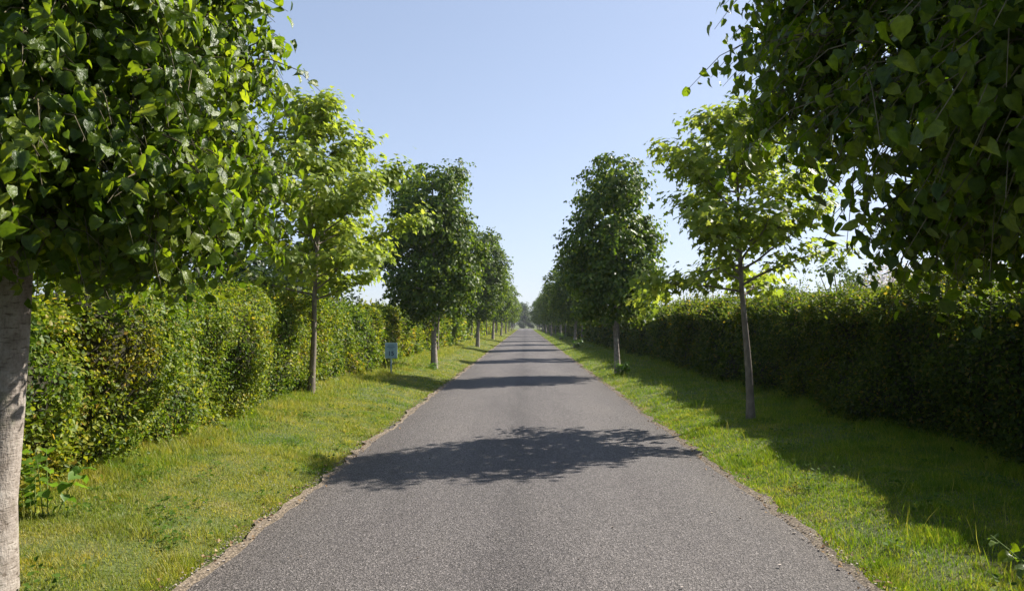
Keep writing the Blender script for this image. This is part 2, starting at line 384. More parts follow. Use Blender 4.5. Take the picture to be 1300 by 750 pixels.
# ------------------------------------------------------------------ trees
VN = VNoise(5)
def lime_parts(seed, height, rad, bottom, prof, n_twigs, per_twig, leaf, near, trunk_r, hole=.30, lamp=None, clumps=(70, .26), lean=(0, 0), bulge=None, bracts=False, big_low=True, tsides=10):
    """crown / trunk / branches meshes of a clipped lime; prof = [(t, r)] from crown bottom to top"""
    rng = np.random.RandomState(seed); rnd = random.Random(seed)
    pt, pr = zip(*prof)
    off = rng.rand(3) * 20
    lamp = lamp or (.55 if near else 1.7)
    def radius(t, th):
        base = np.interp(t, pt, pr) * rad
        q = np.stack([np.cos(th) * 1.3, np.sin(th) * 1.3, t * 4.2], 1)
        lump = VN(q * 1.0 + off) - .5
        lump2 = VN(q * 2.6 + off * 2) - .5
        r = base * (1 + (.16 * lump + .34 * lump2 if near else lamp * (.30 * lump + .20 * lump2)))
        if bulge is not None: r = r + bulge(t, th)
        return r
    # ---- trunk
    tb = MB(); n = 14 if near else 7
    ctop = bottom + (height - bottom) * .9
    pts, rads = [], []
    for i in range(n + 1):
        z = ctop * (i / n); u = z / ctop
        pts.append((lean[0] * u + .03 * math.sin(z * 1.7 + seed), lean[1] * u + .03 * math.cos(z * 1.3 + seed), z - .12 * (i == 0)))
        rads.append(trunk_r * (1 - .75 * u) * (1 + .45 * math.exp(-z / .12)) * (1 + .04 * math.sin(z * 5 + seed)))
    tb.tube(pts, rads, 20 if near else tsides)
    trunk = tb.mesh('trunk', M['lime_bark'])
    axis = lambda z: np.array([np.interp(z, [0, ctop], [0, lean[0]]), np.interp(z, [0, ctop], [0, lean[1]])])
    # ---- limbs
    bb = MB()
    nl = 34 if near else 20
    for i in range(nl):
        u = i / nl
        z0 = bottom + (.12 if near else -.15) + (height - bottom) * .80 * u; th = i * 2.39996 + rnd.uniform(-.3, .3)
        t = min(1, max(0, (z0 + .35 - bottom) / (height - bottom)))
        L = float(radius(np.array([t]), np.array([th]))[0]) * .85
        ax = axis(z0); P = []
        for k in range(5):
            s = k / 4
            P.append((ax[0] + math.cos(th + .25 * s * math.sin(i)) * L * s, ax[1] + math.sin(th + .25 * s * math.sin(i)) * L * s,
                      z0 + L * (.45 * s - .15 * s * s) + .04 * math.sin(3 * s + i)))
        r0 = trunk_r * (.42 - .25 * u) * (.6 if near else 1)
        bb.tube(P, [r0 * (1 - .8 * k / 4) for k in range(5)], 6 if near else 4)
    # ---- twigs with leaves
    k = n_twigs
    nc, sig = clumps
    def surf_pts(m):
        t = rng.beta(1.05, 1.12, m * 3); th = rng.rand(m * 3) * 2 * math.pi
        sel = rng.rand(m * 3) < np.interp(t, pt, pr) / max(pr)
        return t[sel][:m], th[sel][:m]
    ct, cth = surf_pts(nc)
    cr = radius(ct, cth) * np.where(rng.rand(len(ct)) < .8, rng.uniform(.80, 1.0, len(ct)), rng.uniform(.45, .75, len(ct)))
    cz = bottom + ct * (height - bottom)
    cc = np.stack([cr * np.cos(cth), cr * np.sin(cth), cz], 1)
    cs = sig * rng.uniform(.65, 1.35, len(ct))
    kc = int(k * .74); pick = rng.choice(len(ct), kc, p=cs ** 2 / np.sum(cs ** 2))
    j = nrm(rng.normal(0, 1, (kc, 3))) * (rng.rand(kc) ** .45)[:, None] * (cs[pick] * 1.5)[:, None]
    j[:, 2] *= .8
    b1 = cc[pick] + j
    o1 = nrm(j / (cs[pick] * 1.5)[:, None] * .8 + np.stack([np.cos(cth), np.sin(cth), (ct - .45) * .8], 1)[pick] * .9)
    ft, fth = surf_pts(k - kc); fr2 = rng.uniform(.25, .88, len(ft)); fr_ = radius(ft, fth) * fr2
    b2 = np.stack([fr_ * np.cos(fth), fr_ * np.sin(fth), bottom + ft * (height - bottom)], 1)
    o2 = np.stack([np.cos(fth), np.sin(fth), (ft - .45) * .9], 1)
    base = np.concatenate([b1, b2]); out = np.concatenate([o1, o2]); fr = np.concatenate([np.ones(len(b1)), fr2])
    okz = base[:, 2] > bottom + (.02 if near else -.12); base, out, fr = base[okz], out[okz], fr[okz]
    base[:, 0] += np.interp(base[:, 2], [0, ctop], [0, lean[0]]); base[:, 1] += np.interp(base[:, 2], [0, ctop], [0, lean[1]])
    t = fr
    d = nrm(out + rng.normal(0, .40, out.shape) + np.array([0, 0, .05]))
    ln = rng.uniform(.20, .42, len(t)) * (rad / 1.6)
    if not near:      # longer sprigs that break the outline
        sp = rng.rand(len(t)) < .16; ln = np.where(sp, ln * 1.9, ln); d = np.where(sp[:, None], nrm(d * .5 + out + np.array([0, 0, .3])), d)
    LP, LO, LS = [], [], []
    side = nrm(np.cross(d, np.array([0, 0, 1.0])) + 1e-6)
    lf_mean = leaf
    for j in range(per_twig):
        s = (j + .6) / per_twig
        p = base + d * (ln * s)[:, None] + np.array([0, 0, -1.0]) * (ln * s * s * .55)[:, None]
        sd = side * (1 if j % 2 else -1)
        pet = .035 + .03 * rng.rand(len(t))
        p = p + sd * pet[:, None] + rng.normal(0, .015, p.shape) + np.array([0, 0, -.012])
        LP.append(p); LO.append(nrm(out * .9 + sd * .45 + d * .3)); LS.append(lf_mean * (.45 + .78 * rng.rand(len(t)) ** .7))
    LP, LO, LS = np.concatenate(LP), np.concatenate(LO), np.concatenate(LS)
    if near:      # twigs only where one can see them
        for i in range(len(t)):
            if fr[i] > .6:
                P = [tuple(base[i] + d[i] * ln[i] * s + np.array([0, 0, -1]) * ln[i] * s * s * .55) for s in (-.25, 0, .5, 1.0)]
                bb.tube(P, [.006, .0045, .003, .0015], 3, cap=False)
    branches = bb.mesh('branches', M['lime_bark'] if not near else M['twig'])
    X, Y, Z = leaf_frames(rng, LO, .38, .44, .75, .35)
    cb = MB(); T = LIME_NEAR if near else LIME_FAR
    sc = np.stack([LS * rng.uniform(.85, 1.12, len(LS)), LS, LS * rng.uniform(.3, 1.9, len(LS))], 1)
    if near:
        half = rng.rand(len(LP)) < .42
        cb.stamp(T[0], T[1], LP[half], X[half], Y[half], Z[half], sc[half]); half = ~half
        cb.stamp(LIME_CURL[0], LIME_CURL[1], LP[half], X[half], Y[half], Z[half], sc[half])
    else: cb.stamp(T[0], T[1], LP, X, Y, Z, sc)
    crown = cb.mesh('crown', M['lime'] if near else M['lime_far'])
    extra = None
    if bracts:
        idx = rng.choice(len(LP), 1100, replace=False)
        eb = MB(); p = LP[idx] + np.array([0, 0, -.03])
        X, Y, Z = leaf_frames(rng, LO[idx], .1, .4, 1.6, .2)
        eb.stamp(BRACT[0], BRACT[1], p, X, Y, Z, rng.uniform(.05, .085, len(idx)))
        oc = np.array([(1,0,0),(-1,0,0),(0,1,0),(0,-1,0),(0,0,1),(0,0,-1)], float)
        of = [[0,2,4],[2,1,4],[1,3,4],[3,0,4],[2,0,5],[1,2,5],[3,1,5],[0,3,5]]
        for kk in range(2):
            eb.stamp(oc, of, p + Y * .07 + rng.normal(0, .012, p.shape), X, Y, Z, np.full(len(idx), .0055))
        extra = eb.mesh('bracts', M['bract'])
    return trunk, branches, crown, extra

def plane_parts(seed, height, spread, start, leaf, n_limbs, near, trunk_r, thin=0.0, shape=None):
    rng = np.random.RandomState(seed); rnd = random.Random(seed)
    tb = MB(); n = 14
    def ax(z):
        return Vector((.05 * math.sin(z * .9 + seed) + .025 * math.sin(z * 2.3), .05 * math.cos(z * .8 + seed), z))
    pts = [ax(height * .97 * i / n) for i in range(n + 1)]
    pts[0] = pts[0] + Vector((0, 0, -.12))
    rads = [trunk_r * (1 - .88 * (i / n) ** .85) * (1 + .3 * math.exp(-(height * i / n) / .12)) for i in range(n + 1)]
    tb.tube(pts, rads, 12 if near else 7)
    bb = MB(); tips = []          # (pos, dir, weight)
    for i in range(n_limbs):
        u = (i + .5 * rnd.random()) / n_limbs
        z0 = start + (height - .25 - start) * u ** .95
        th = i * 2.39996 + rnd.uniform(-.35, .35)
        L = spread * (shape(u) if shape else (1 - .80 * u ** 1.4) * (.75 + .25 * min(1, u / .15))) * rnd.uniform(.8, 1.12)
        el = math.radians(rnd.uniform(2, 26) + 24 * u)
        d = Vector((math.cos(th) * math.cos(el), math.sin(th) * math.cos(el), math.sin(el)))
        P = [ax(z0)]; m = 6
        for k in range(m):
            d = (d + Vector((rnd.gauss(0, .12), rnd.gauss(0, .12), rnd.gauss(.0, .08)))).normalized()
            P.append(P[-1] + d * (L / m))
        r0 = max(.008, trunk_r * (.34 - .22 * u))
        bb.tube(P, [r0 * (1 - .8 * k / m) for k in range(m + 1)], 6 if near else 4)
        tips.append((P[-1], d))
        ns = max(4, int(L * 7.5))
        for s in range(ns):
            f = .22 + .78 * (s + rnd.random() * .6) / ns
            kk = min(m - 1, int(f * m)); p = P[kk].lerp(P[kk + 1], f * m - kk) if f < 1 else P[-1]
            ang = rnd.uniform(.5, 1.1) * (1 if s % 2 else -1)
            dd = d.copy(); dd.rotate(__import__('mathutils').Quaternion((0, 0, 1), ang)); dd.z += rnd.uniform(-.15, .45); dd.normalize()
            l2 = rnd.uniform(.22, .48) * min(1, .45 + L * .45) * (1.1 - .35 * f)
            Q = [p, p + dd * l2 * .5, p + dd * l2 + Vector((0, 0, rnd.uniform(-.03, .06)))]
            if near: bb.tube(Q, [r0 * .28, r0 * .18, .003], 3, cap=False)
            for w in (.45, .75, 1.0):
                if rnd.random() > thin: tips.append((p.lerp(Q[2], w), dd))
    # tuft at the leader's top
    for k in range(9):
        d = Vector((rnd.gauss(0, .7), rnd.gauss(0, .7), .6)).normalized(); tips.append((ax(height * .97) + d * rnd.uniform(.02, .3), d))
    P = np.array([tuple(t[0]) for t in tips]); D = np.array([tuple(t[1]) for t in tips])
    k = 8 if near else 5
    lp = np.repeat(P, k, 0); ld = np.repeat(D, k, 0)
    jit = rng.normal(0, 1, lp.shape) * np.array([.11, .11, .085])
    lp = lp + jit
    out = nrm(ld * .5 + jit * 5 + np.stack([lp[:, 0], lp[:, 1], 0 * lp[:, 0]], 1) * .25)
    X, Y, Z = leaf_frames(rng, out, 1.0, .45, .5, .8)
    s = leaf * rng.uniform(.55, 1.15, len(lp))
    cb = MB(); T = PLANE_LEAF if near else PLANE_FAR
    cb.stamp(T[0], T[1], lp, X, Y, Z, np.stack([s, s, s * rng.uniform(.4, 1.8, len(s))], 1))
    return tb.mesh('trunk', M['plane_bark']), bb.mesh('branches', M['plane_bark']), cb.mesh('crown', M['plane']), None

def tree(name, loc, rz, parts, label, cat='tree', group=None, sc=(1, 1, 1)):
    e = empty(name, loc, rz); e.scale = sc
    for nm, me in zip(('trunk', 'branches', 'crown', 'bracts'), parts):
        if me: link(nm, me, e)
    return tag(e, label, cat, group)

BARREL = [(0, .40), (.05, .74), (.14, .95), (.35, 1.02), (.6, 1.0), (.80, .92), (.91, .78), (.97, .56), (1, .3)]
DOME = [(0, .45), (.05, .78), (.16, .98), (.35, 1.0), (.58, 1.0), (.74, .90), (.87, .70), (.95, .46), (1, .18)]

G_L, G_R = 'trees in a row along the left verge', 'trees in a row along the right verge'
ordinal = ['first', 'second', 'third', 'fourth', 'fifth', 'sixth', 'seventh', 'eighth', 'ninth', 'tenth', 'eleventh', 'twelfth', 'thirteenth', 'fourteenth', 'fifteenth', 'sixteenth', 'seventeenth']

# nearest pair
parts = lime_parts(11, 7.0, 1.27, 1.86, [(0, .62), (.03, .85), (.08, 1.0), (.18, .97), (.28, .88), (.45, .88), (.6, .88), (.78, .80), (.9, .62), (1, .2)], 8200, 9, .064, True, .118, clumps=(230, .17), lean=(.10, 0), bracts=True)
tree('lime_tree', (-2.93, 3.74, g1(-2.93)), 0.0, parts, 'nearest lime tree on the left verge, large sunlit leaves over a pale grey trunk', group=G_L)
def r1_bulge(t, th):
    # the branches that reach out over the road about three metres up
    a = np.cos(th - math.radians(150)); return .34 * np.exp(-((t - .26) / .12) ** 2) * np.clip(a, 0, 1) ** 2
parts = lime_parts(23, 7.0, 1.74, 1.93, [(0, .55), (.06, .72), (.18, .96), (.35, 1.0), (.6, 1.0), (.78, .9), (.9, .68), (1, .2)], 11500, 9, .066, True, .125, clumps=(360, .19), bulge=r1_bulge)
tree('lime_tree', (3.20, 3.0, g1(3.20)), 0.0, parts, 'nearest lime tree on the right, dark backlit leaves hanging into the upper right corner', group=G_R)

# plane trees of the second places
pl_a = plane_parts(31, 5.50, 1.88, 1.78, .122, 46, True, .066, shape=lambda u: (.80 + .25 * math.sin(u * 5)) if u < .60 else (.36 if u < .72 else .46 * (1.35 - u) / .5))
tree('plane_tree', (-3.98, 12.8, g1(-3.98)), 1.1, pl_a, 'bright green young plane tree with slim dark trunk, second tree in the left row', group=G_L)
pl_b = plane_parts(47, 4.80, 1.66, 1.86, .116, 38, True, .064, thin=.12, shape=lambda u: (1.0 - .72 * u ** 1.25) * (.85 + .3 * abs(math.sin(u * 9))))
tree('plane_tree', (3.40, 10.6, g1(3.40)), .9, pl_b, 'airy yellow-green plane tree with gaps of sky, second tree in the right row', group=G_R).rotation_euler = (0, R(-2.6), .9)

# prototypes of the far limes and planes
LA = lime_parts(61, 6.75, 1.36, 1.80, BARREL, 3100, 8, .106, False, .095, clumps=(110, .26))
LB = lime_parts(67, 6.60, 1.20, 1.75, DOME, 2900, 8, .104, False, .085, clumps=(110, .26))
LC = lime_parts(73, 6.5, 1.40, 1.85, BARREL, 1500, 7, .130, False, .10, clumps=(70, .28), tsides=6)
LD = lime_parts(79, 6.5, 1.36, 1.80, DOME, 1500, 7, .130, False, .10, clumps=(70, .28), tsides=6)
PC = plane_parts(83, 6.0, 1.55, 1.9, .17, 30, False, .075)

rr = random.Random(4)
def dress(e, parts):
    for nm, me in zip(('trunk', 'branches', 'crown'), parts): link(nm, me, e)
rowL = [(-2.98, 22.5, 'lime'), (-4.2, 33.0, 'plane'), (-3.0, 43.0, 'lime'), (-4.3, 54.0, 'plane'), (-3.0, 63.5, 'lime'), (-4.2, 74, 'plane'), (-3.0, 84.5, 'lime'), (-4.1, 95, 'plane'),
        (-3.0, 105, 'lime'), (-3.9, 116, 'plane'), (-3.0, 126.5, 'lime'), (-3.8, 137, 'plane'), (-3.0, 147.5, 'lime'), (-3.7, 158, 'plane'), (-3.0, 168.5, 'lime')]
rowR = [(2.78, 20.9, 'lime'), (4.2, 31.8, 'plane'), (3.1, 42.6, 'lime'), (4.5, 53.5, 'plane'), (3.3, 63.8, 'lime'), (4.4, 74.5, 'plane'), (3.2, 85, 'lime'), (4.2, 95.5, 'plane'),
        (3.2, 106, 'lime'), (4.1, 116.5, 'plane'), (3.2, 127, 'lime'), (4.0, 137.5, 'plane'), (3.1, 148, 'lime'), (3.9, 158.5, 'plane'), (3.1, 169, 'lime')]
protos = {}
def place(x, y, kind, side, i):
    grp = G_L if side == 'left' else G_R
    if kind == 'lime': key = ('LA' if side == 'left' else 'LB') if y < 50 else ('LC' if side == 'left' else 'LD')
    else: key = 'PC'
    parts = {'LA': LA, 'LB': LB, 'LC': LC, 'LD': LD, 'PC': PC}[key]
    rz = rr.uniform(0, 6.28) if y > 25 else (0.6 if side == 'left' else 2.1)
    s = rr.uniform(.96, 1.12) if y > 25 else 1.0
    w = s * rr.uniform(1.0, 1.16) if y > 25 else 1.0
    loc = (x, y, g1(x))
    name = kind + '_tree'
    if key not in protos:
        e = empty(name, loc, rz); e.scale = (w, w, s); dress(e, parts); protos[key] = e
    else:
        e = copy_tree(protos[key], loc, rz, (w, w, s)); e.name = name
    e.rotation_euler = (rr.uniform(-.02, .02), rr.uniform(-.02, .02), rz)
    if i == 0:
        lab = 'dense dark lime tree behind the blue speed sign on the left verge' if side == 'left' else 'tall dark domed lime tree just past the open plane tree on the right'
    elif i < 9:
        lab = f'{"lime" if kind == "lime" else "slim plane"} tree standing {ordinal[i + 2]} along the {side} row of the avenue'
    else:
        lab = f'small distant tree among the last merging trunks of the {side} row'
    tag(e, lab, 'tree', grp if i < 9 else f'far end of the {side} tree row')
    return e
for i, (x, y, k) in enumerate(rowL): place(x, y, k, 'left', i)
for i, (x, y, k) in enumerate(rowR): place(x, y, k, 'right', i)

# ------------------------------------------------------------------ hedges
def hedge(side, seed, mat, label, y0, y1):
    rng = np.random.RandomState(seed); vn = VNoise(seed + 1)
    sg = -1 if side == 'left' else 1
    if side == 'left':
        xf = lambda y: np.interp(y, [0, 5, 9, 12.5, 30, 200], [3.60, 3.64, 3.86, 4.26, 4.5, 4.5])
        H = lambda y: np.interp(y, [0, 6, 12, 30, 200], [1.54, 1.58, 1.68, 1.72, 1.72])
    else:
        xf = lambda y: np.interp(y, [0, 8, 30, 200], [4.68, 4.70, 4.85, 4.8])
        H = lambda y: np.interp(y, [0, 8, 20, 60, 200], [1.74, 1.73, 1.73, 1.72, 1.7])
    DEP = 1.5; RISE = .22 if side == 'right' else .05
    def lump(p):   # bulges of the clipped face
        return (vn(p * .9) - .5) * .50 + (vn(p * 2.4 + 7) - .5) * .34
    def surf(y, u, inset=0.0):
        """u 0..1 from the foot of the face over the top to the back; returns position and outward normal"""
        h, x0, ln = H(y), xf(y), None
        L1, L2 = h, DEP
        s = u * (L1 + L2)
        on = s < L1
        q = np.clip((s - (L1 - .3)) / .6, 0, 1) * (math.pi / 2)          # rounded shoulder
        nx, nz = -np.cos(q), np.sin(q)
        x = np.where(s < L1 - .3, 0, np.where(s < L1 + .3, .3 - .3 * np.cos(q), s - L1))
        z = np.where(s < L1 - .3, s, np.where(s < L1 + .3, L1 - .3 + .3 * np.sin(q), L1)) + RISE * np.sin(np.clip((s - L1) / L2, 0, 1) * 2.4)
        foot = np.clip(1 - z / .35, 0, 1); x = x + .04 * foot              # undercut at the foot
        p = np.stack([x0 + x, y, z], 1)
        lm = lump(np.stack([p[:, 0] * .3, y, z], 1)) - inset
        p[:, 0] += nx * lm * 1.0; p[:, 2] += nz * lm
        nn = np.stack([nx, np.zeros_like(nx), nz], 1)
        p[:, 2] = np.maximum(p[:, 2], .02)
        gzv = gz(sg * p[:, 0]); p[:, 2] += gzv
        p[:, 0] *= sg; nn[:, 0] *= sg
        return p, nn
    e = empty('hedge', (0, 0, 0))
    # stems: the closed mass of twigs inside
    cb = MB(); ys = np.concatenate([np.arange(y0, 30, .35), np.arange(30, y1, 1.5)]); us = np.linspace(0, 1, 15)
    Y, U = np.meshgrid(ys, us, indexing='ij')
    p, _ = surf(Y.ravel(), U.ravel(), .24); p = p.reshape(len(ys), len(us), 3)
    p[:, 0, 2] -= .3
    foot = p[:, -1].copy(); foot[:, 2] = gz(foot[:, 0]) - .2
    p = np.concatenate([p, foot[:, None]], 1); m = p.shape[1]
    idx = np.arange(len(ys) * m).reshape(len(ys), m)
    f = np.stack([idx[:-1, :-1], idx[1:, :-1], idx[1:, 1:], idx[:-1, 1:]], -1).reshape(-1, 4)
    cb.add(p.reshape(-1, 3), f); cb.add(p[0], np.array([list(range(m))])); cb.add(p[-1], np.array([list(range(m))]))
    cb.build('stems', M['stems'], e)
    # foliage
    fb = MB()
    lsz = lambda y: np.clip(.0038 * y, .043, .22)
    edges = list(np.arange(y0, 16, 1.0)) + list(np.geomspace(max(16, y0), y1, 26))
    for a, b in zip(edges[:-1], edges[1:]):
        ym = (a + b) / 2; s = float(lsz(ym)) if ym > (3.5 if side == 'left' else 6) else .06
        area = (b - a) * (float(H(ym)) + DEP * .62)
        n = int(area * 2.5 / (.45 * s * s))
        y = rng.uniform(a, b, n); u = rng.rand(n) * (float(H(ym)) + DEP * .75) / (float(H(ym)) + DEP)
        pos, nn = surf(y, u)
        dep = -np.minimum(rng.exponential(.075, n), .25) + np.where(rng.rand(n) < .10, rng.exponential(.06, n), 0)
        keep = (vn(pos * 5.5 + 11) > .24) | (rng.rand(n) < .35)
        pos = pos + nn * dep[:, None]
        pos, nn = pos[keep], nn[keep]; n = len(pos)
        X, Yv, Z = leaf_frames(rng, nn, .45, .85, .2, .6)
        sc = s * rng.uniform(.6, 1.3, n)
        fb.stamp(HEDGE_LEAF[0], HEDGE_LEAF[1], pos, X, Yv, Z, np.stack([sc * rng.uniform(.8, 1.4, n), sc, sc], 1))
    # young shoots standing out of the top and face
    ns = 2600
    y = y0 + (min(y1, 45) - y0) * rng.rand(ns) ** 1.3; h = H(y); u = np.where(rng.rand(ns) < (.45 if side == 'left' else .72), (h + rng.uniform(-.25, DEP * .6, ns)) / (h + DEP), rng.rand(ns) * h / (h + DEP))
    pos, nn = surf(y, u)
    dr = nrm(nn * .8 + np.array([0, 0, .55]) + rng.normal(0, .35, nn.shape)); L = rng.uniform(.08, .26, ns) * np.where(u * (h + DEP) > h - .3, 1.15 if side == 'left' else 1.7, .8)
    for j in range(7):
        t = (j + 1) / 7
        pp = pos + dr * (L * t)[:, None] + np.array([0, 0, -.05]) * (t * t)
        sd = np.cross(dr, np.array([0, 0, 1.0])) * (1 if j % 2 else -1) + dr * .7
        X, Yv, Z = leaf_frames(rng, np.tile([0, 0, 1.0], (ns, 1)), .6, .35, .1, .1)
        Yv = nrm(sd + rng.normal(0, .25, sd.shape)); Z = nrm(Z - Yv * np.sum(Z * Yv, 1, keepdims=True)); X = np.cross(Yv, Z)
        s = np.maximum(lsz(y), .045) * rng.uniform(.7, 1.1, ns) * (1.1 - .5 * t)
        fb.stamp(HEDGE_LEAF[0], HEDGE_LEAF[1], pp, X, Yv, Z, np.stack([s * 1.1, s, s], 1))
    fb.build('foliage', mat, e)
    return tag(e, label, 'hedge')
hedge('left', 101, M['hedge_left'], 'long sunlit mixed hedge with orange-tinged young leaves behind the left verge', 1.2, 190)
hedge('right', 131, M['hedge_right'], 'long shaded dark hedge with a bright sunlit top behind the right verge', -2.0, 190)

# ------------------------------------------------------------------ ground, road, road edges
gm = MB()
xs = np.array([-500, -120, -40, -9, -4.5, -3.2, -2.6, -2.28, -1.9, 0, 1.9, 2.3, 2.6, 3.4, 5, 9, 40, 120, 500.])
ys = np.array([-60, -10, 0, 5, 10, 20, 40, 80, 160, 320, 700, 1500.])
Xg, Yg = np.meshgrid(xs, ys, indexing='ij')
v = np.stack([Xg.ravel(), Yg.ravel(), gz(Xg.ravel()) - .004], 1)
ix = np.arange(v.shape[0]).reshape(len(xs), len(ys))
gm.add(v, np.stack([ix[:-1, :-1], ix[1:, :-1], ix[1:, 1:], ix[:-1, 1:]], -1).reshape(-1, 4))
tag(gm.build('ground', M['ground'], smooth=False), kind='structure')

vn = VNoise(77)
yy = np.concatenate([np.arange(-12, 30, .08), np.arange(30, 80, .4), np.arange(80, 232, 2.0)])
def edge(y, base, sgn, a1, a2, k):
    p = np.stack([y * 1.3, y * 0 + k, y * 0], 1); q = np.stack([y * 6.0, y * 0 + k + 5, y * 0], 1)
    return base + sgn * ((vn(p) - .5) * a1 + (vn(q) - .5) * a2)
el, er = edge(yy, ROAD_L, -1, .10, .05, 1), edge(yy, ROAD_R, 1, .10, .05, 9)
rb = MB(); n = len(yy)
prof_x = [0, .15, .5, .85, 1]
v = np.stack([np.stack([el + (er - el) * f, yy, .012 + .02 * (1 - (2 * f - 1) ** 2) + 0 * yy], 1) for f in prof_x], 1)
ix = np.arange(n * 5).reshape(n, 5)
rb.add(v.reshape(-1, 3), np.stack([ix[:-1, :-1], ix[:-1, 1:], ix[1:, 1:], ix[1:, :-1]], -1).reshape(-1, 4))
tag(rb.build('road', M['asphalt']), kind='structure')
eb = MB()
for base, sg, k in ((ROAD_L, -1, 3), (ROAD_R, 1, 13)):
    inner = base - sg * .10
    outer = edge(yy, base + sg * .055, sg, .14, .13, k)
    v = np.stack([np.stack([inner + (outer - inner) * f, yy, [.004, .009, .030][j] + 0 * yy], 1) for j, f in enumerate((0, .45, 1))], 1)
    ix = np.arange(n * 3).reshape(n, 3)
    f = np.stack([ix[:-1, :-1], ix[:-1, 1:], ix[1:, 1:], ix[1:, :-1]], -1).reshape(-1, 4)
    eb.add(v.reshape(-1, 3), f if sg > 0 else f[:, ::-1])
tag(eb.build('road_edge', M['grit']), kind='structure')

# loose stones and dry leaf litter along both edges
rng = np.random.RandomState(9)
sb, lb = MB(), MB()
cube = np.array([(x, y, z) for x in (-1, 1) for y in (-1, 1) for z in (-1, 1)], float) * np.array([1, .8, .55])
cube[::2] *= .8
cf = [[0,1,3,2],[4,6,7,5],[0,4,5,1],[2,3,7,6],[0,2,6,4],[1,5,7,3]]
for base, sg in ((ROAD_L, -1), (ROAD_R, 1)):
    n = 2400
    y = 2.5 + 30 * rng.rand(n) ** 1.8
    x = base + sg * rng.normal(.055, .05, n)
    a = rng.rand(n) * 6.28
    X = np.stack([np.cos(a), np.sin(a), 0 * a], 1); Y = np.stack([-np.sin(a), np.cos(a), 0 * a], 1); Z = np.tile([0, 0, 1.0], (n, 1))
    s = rng.uniform(.002, .0075, n)
    sb.stamp(cube, cf, np.stack([x, y, .018 + s * .3], 1), X, Y, Z, s)
    n = 420
    y = 2.5 + 26 * rng.rand(n) ** 1.7; x = base + sg * rng.normal(.09, .09, n)
    o = nrm(np.stack([rng.normal(0, .35, n), rng.normal(0, .35, n), np.ones(n)], 1))
    X, Y, Z = leaf_frames(rng, o, .2, .2, 0, .1)
    s = rng.uniform(.014, .036, n)
    lb.stamp(LIME_FAR[0], LIME_FAR[1], np.stack([x, y, .035 + 0 * x], 1), X, Y, Z, np.stack([s, s, s * 2.2], 1))
n = 60; y = 4 + 20 * rng.rand(n) ** 1.5; x = rng.uniform(-1.9, 1.9, n)
s = rng.uniform(.004, .009, n); I3 = [np.tile(r, (n, 1)) for r in np.eye(3)]
sb.stamp(cube, cf, np.stack([x, y, .034 + s * .3], 1), *I3, s)
tag(sb.build('gravel', M['stone'], smooth=False), 'pale loose grit and small stones along both road edges', 'gravel', kind='stuff')
tag(lb.build('leaf_litter', M['dead_leaf']), 'dry brown fallen leaves scattered along both road edges', 'leaf litter', kind='stuff')

# ------------------------------------------------------------------ grass on both verges
def grass():
    rng = np.random.RandomState(21); vn = VNoise(33); gb = MB()
    blade = np.array([(-.5,0,0),(.5,0,0),(-.42,.10,.5),(.42,.10,.5),(0,.42,1.0)], float)
    bf = [[0,1,3,2],[2,3,4]]
    zones = [(2.2, 5, 10500, .0038), (5, 8, 8000, .0042), (8, 13, 4000, .0058), (13, 22, 1300, .0085), (22, 40, 460, .014), (40, 80, 130, .028), (80, 185, 34, .06)]
    for side, x0, x1 in ((-1, 2.03, 4.55), (1, 2.06, 5.5)):
        for y0, y1, den, w in zones:
            n = int((y1 - y0) * (x1 - x0) * den)
            x = rng.uniform(x0, x1, n); y = rng.uniform(y0, y1, n)
            e = np.stack([y * 5, x * 5, 0 * x], 1)
            edgein = (x - x0) - .17 * (vn(e) ** 1.0) * (vn(e * .3 + 3) + .25)
            k = edgein > 0
            # thin, worn places
            bare = vn(np.stack([x * 2.3, y * 2.3, 0 * x + 4], 1)); k &= rng.rand(n) < smoothstep(.10, .42, bare) * .5 + .5
            x, y = x[k], y[k]; n = len(x)
            cl = vn(np.stack([x * 3.1, y * 3.1, 0 * x], 1)); cl2 = vn(np.stack([x * 9, y * 9, 0 * x + 9], 1))
            h = .022 + .042 * cl * cl2 + .026 * smoothstep(.62, .85, cl)
            inner = np.interp(x, [x0, x0 + .25], [.75, 1.0])
            foot = .5 * smoothstep(3.25, 3.95, x) if side < 0 else smoothstep(4.3, 5.0, x)
            h = h * inner + foot * .12 * (.3 + cl)
            if side > 0: h = h * 1.1
            h = h * rng.uniform(.55, 1.3, n)
            a = rng.rand(n) * 2 * math.pi
            X = np.stack([np.cos(a), np.sin(a), 0 * a], 1); Y = np.stack([-np.sin(a), np.cos(a), 0 * a], 1)
            Z = nrm(np.stack([rng.normal(0, .32, n), rng.normal(0, .32, n), np.ones(n)], 1))
            gb.stamp(blade, bf, np.stack([side * x, y, gz(side * x) - .006], 1), X, Y, Z, np.stack([w * rng.uniform(.7, 1.3, n), h * rng.uniform(.4, 1.6, n), h], 1))
        # long seeding stalks near the hedge foot and at random
        n = 2600
        y = 3 + 30 * rng.rand(n) ** 1.5
        x = (rng.uniform(3.3, 4.2, n) if side < 0 else rng.uniform(2.5, 5.0, n))
        a = rng.rand(n) * 6.28
        X = np.stack([np.cos(a), np.sin(a), 0 * a], 1); Y = np.stack([-np.sin(a), np.cos(a), 0 * a], 1)
        Z = nrm(np.stack([rng.normal(0, .2, n), rng.normal(0, .2, n), np.ones(n)], 1))
        h = rng.uniform(.10, .24, n)
        gb.stamp(blade, bf, np.stack([side * x, y, gz(side * x) - .006], 1), X, Y, Z, np.stack([.0042 + y * .00012, h * .7, h], 1))
    return gb.build('grass', M['grass'])
tag(grass(), 'rough mown grass with parched patches on both verges', 'grass', kind='stuff')

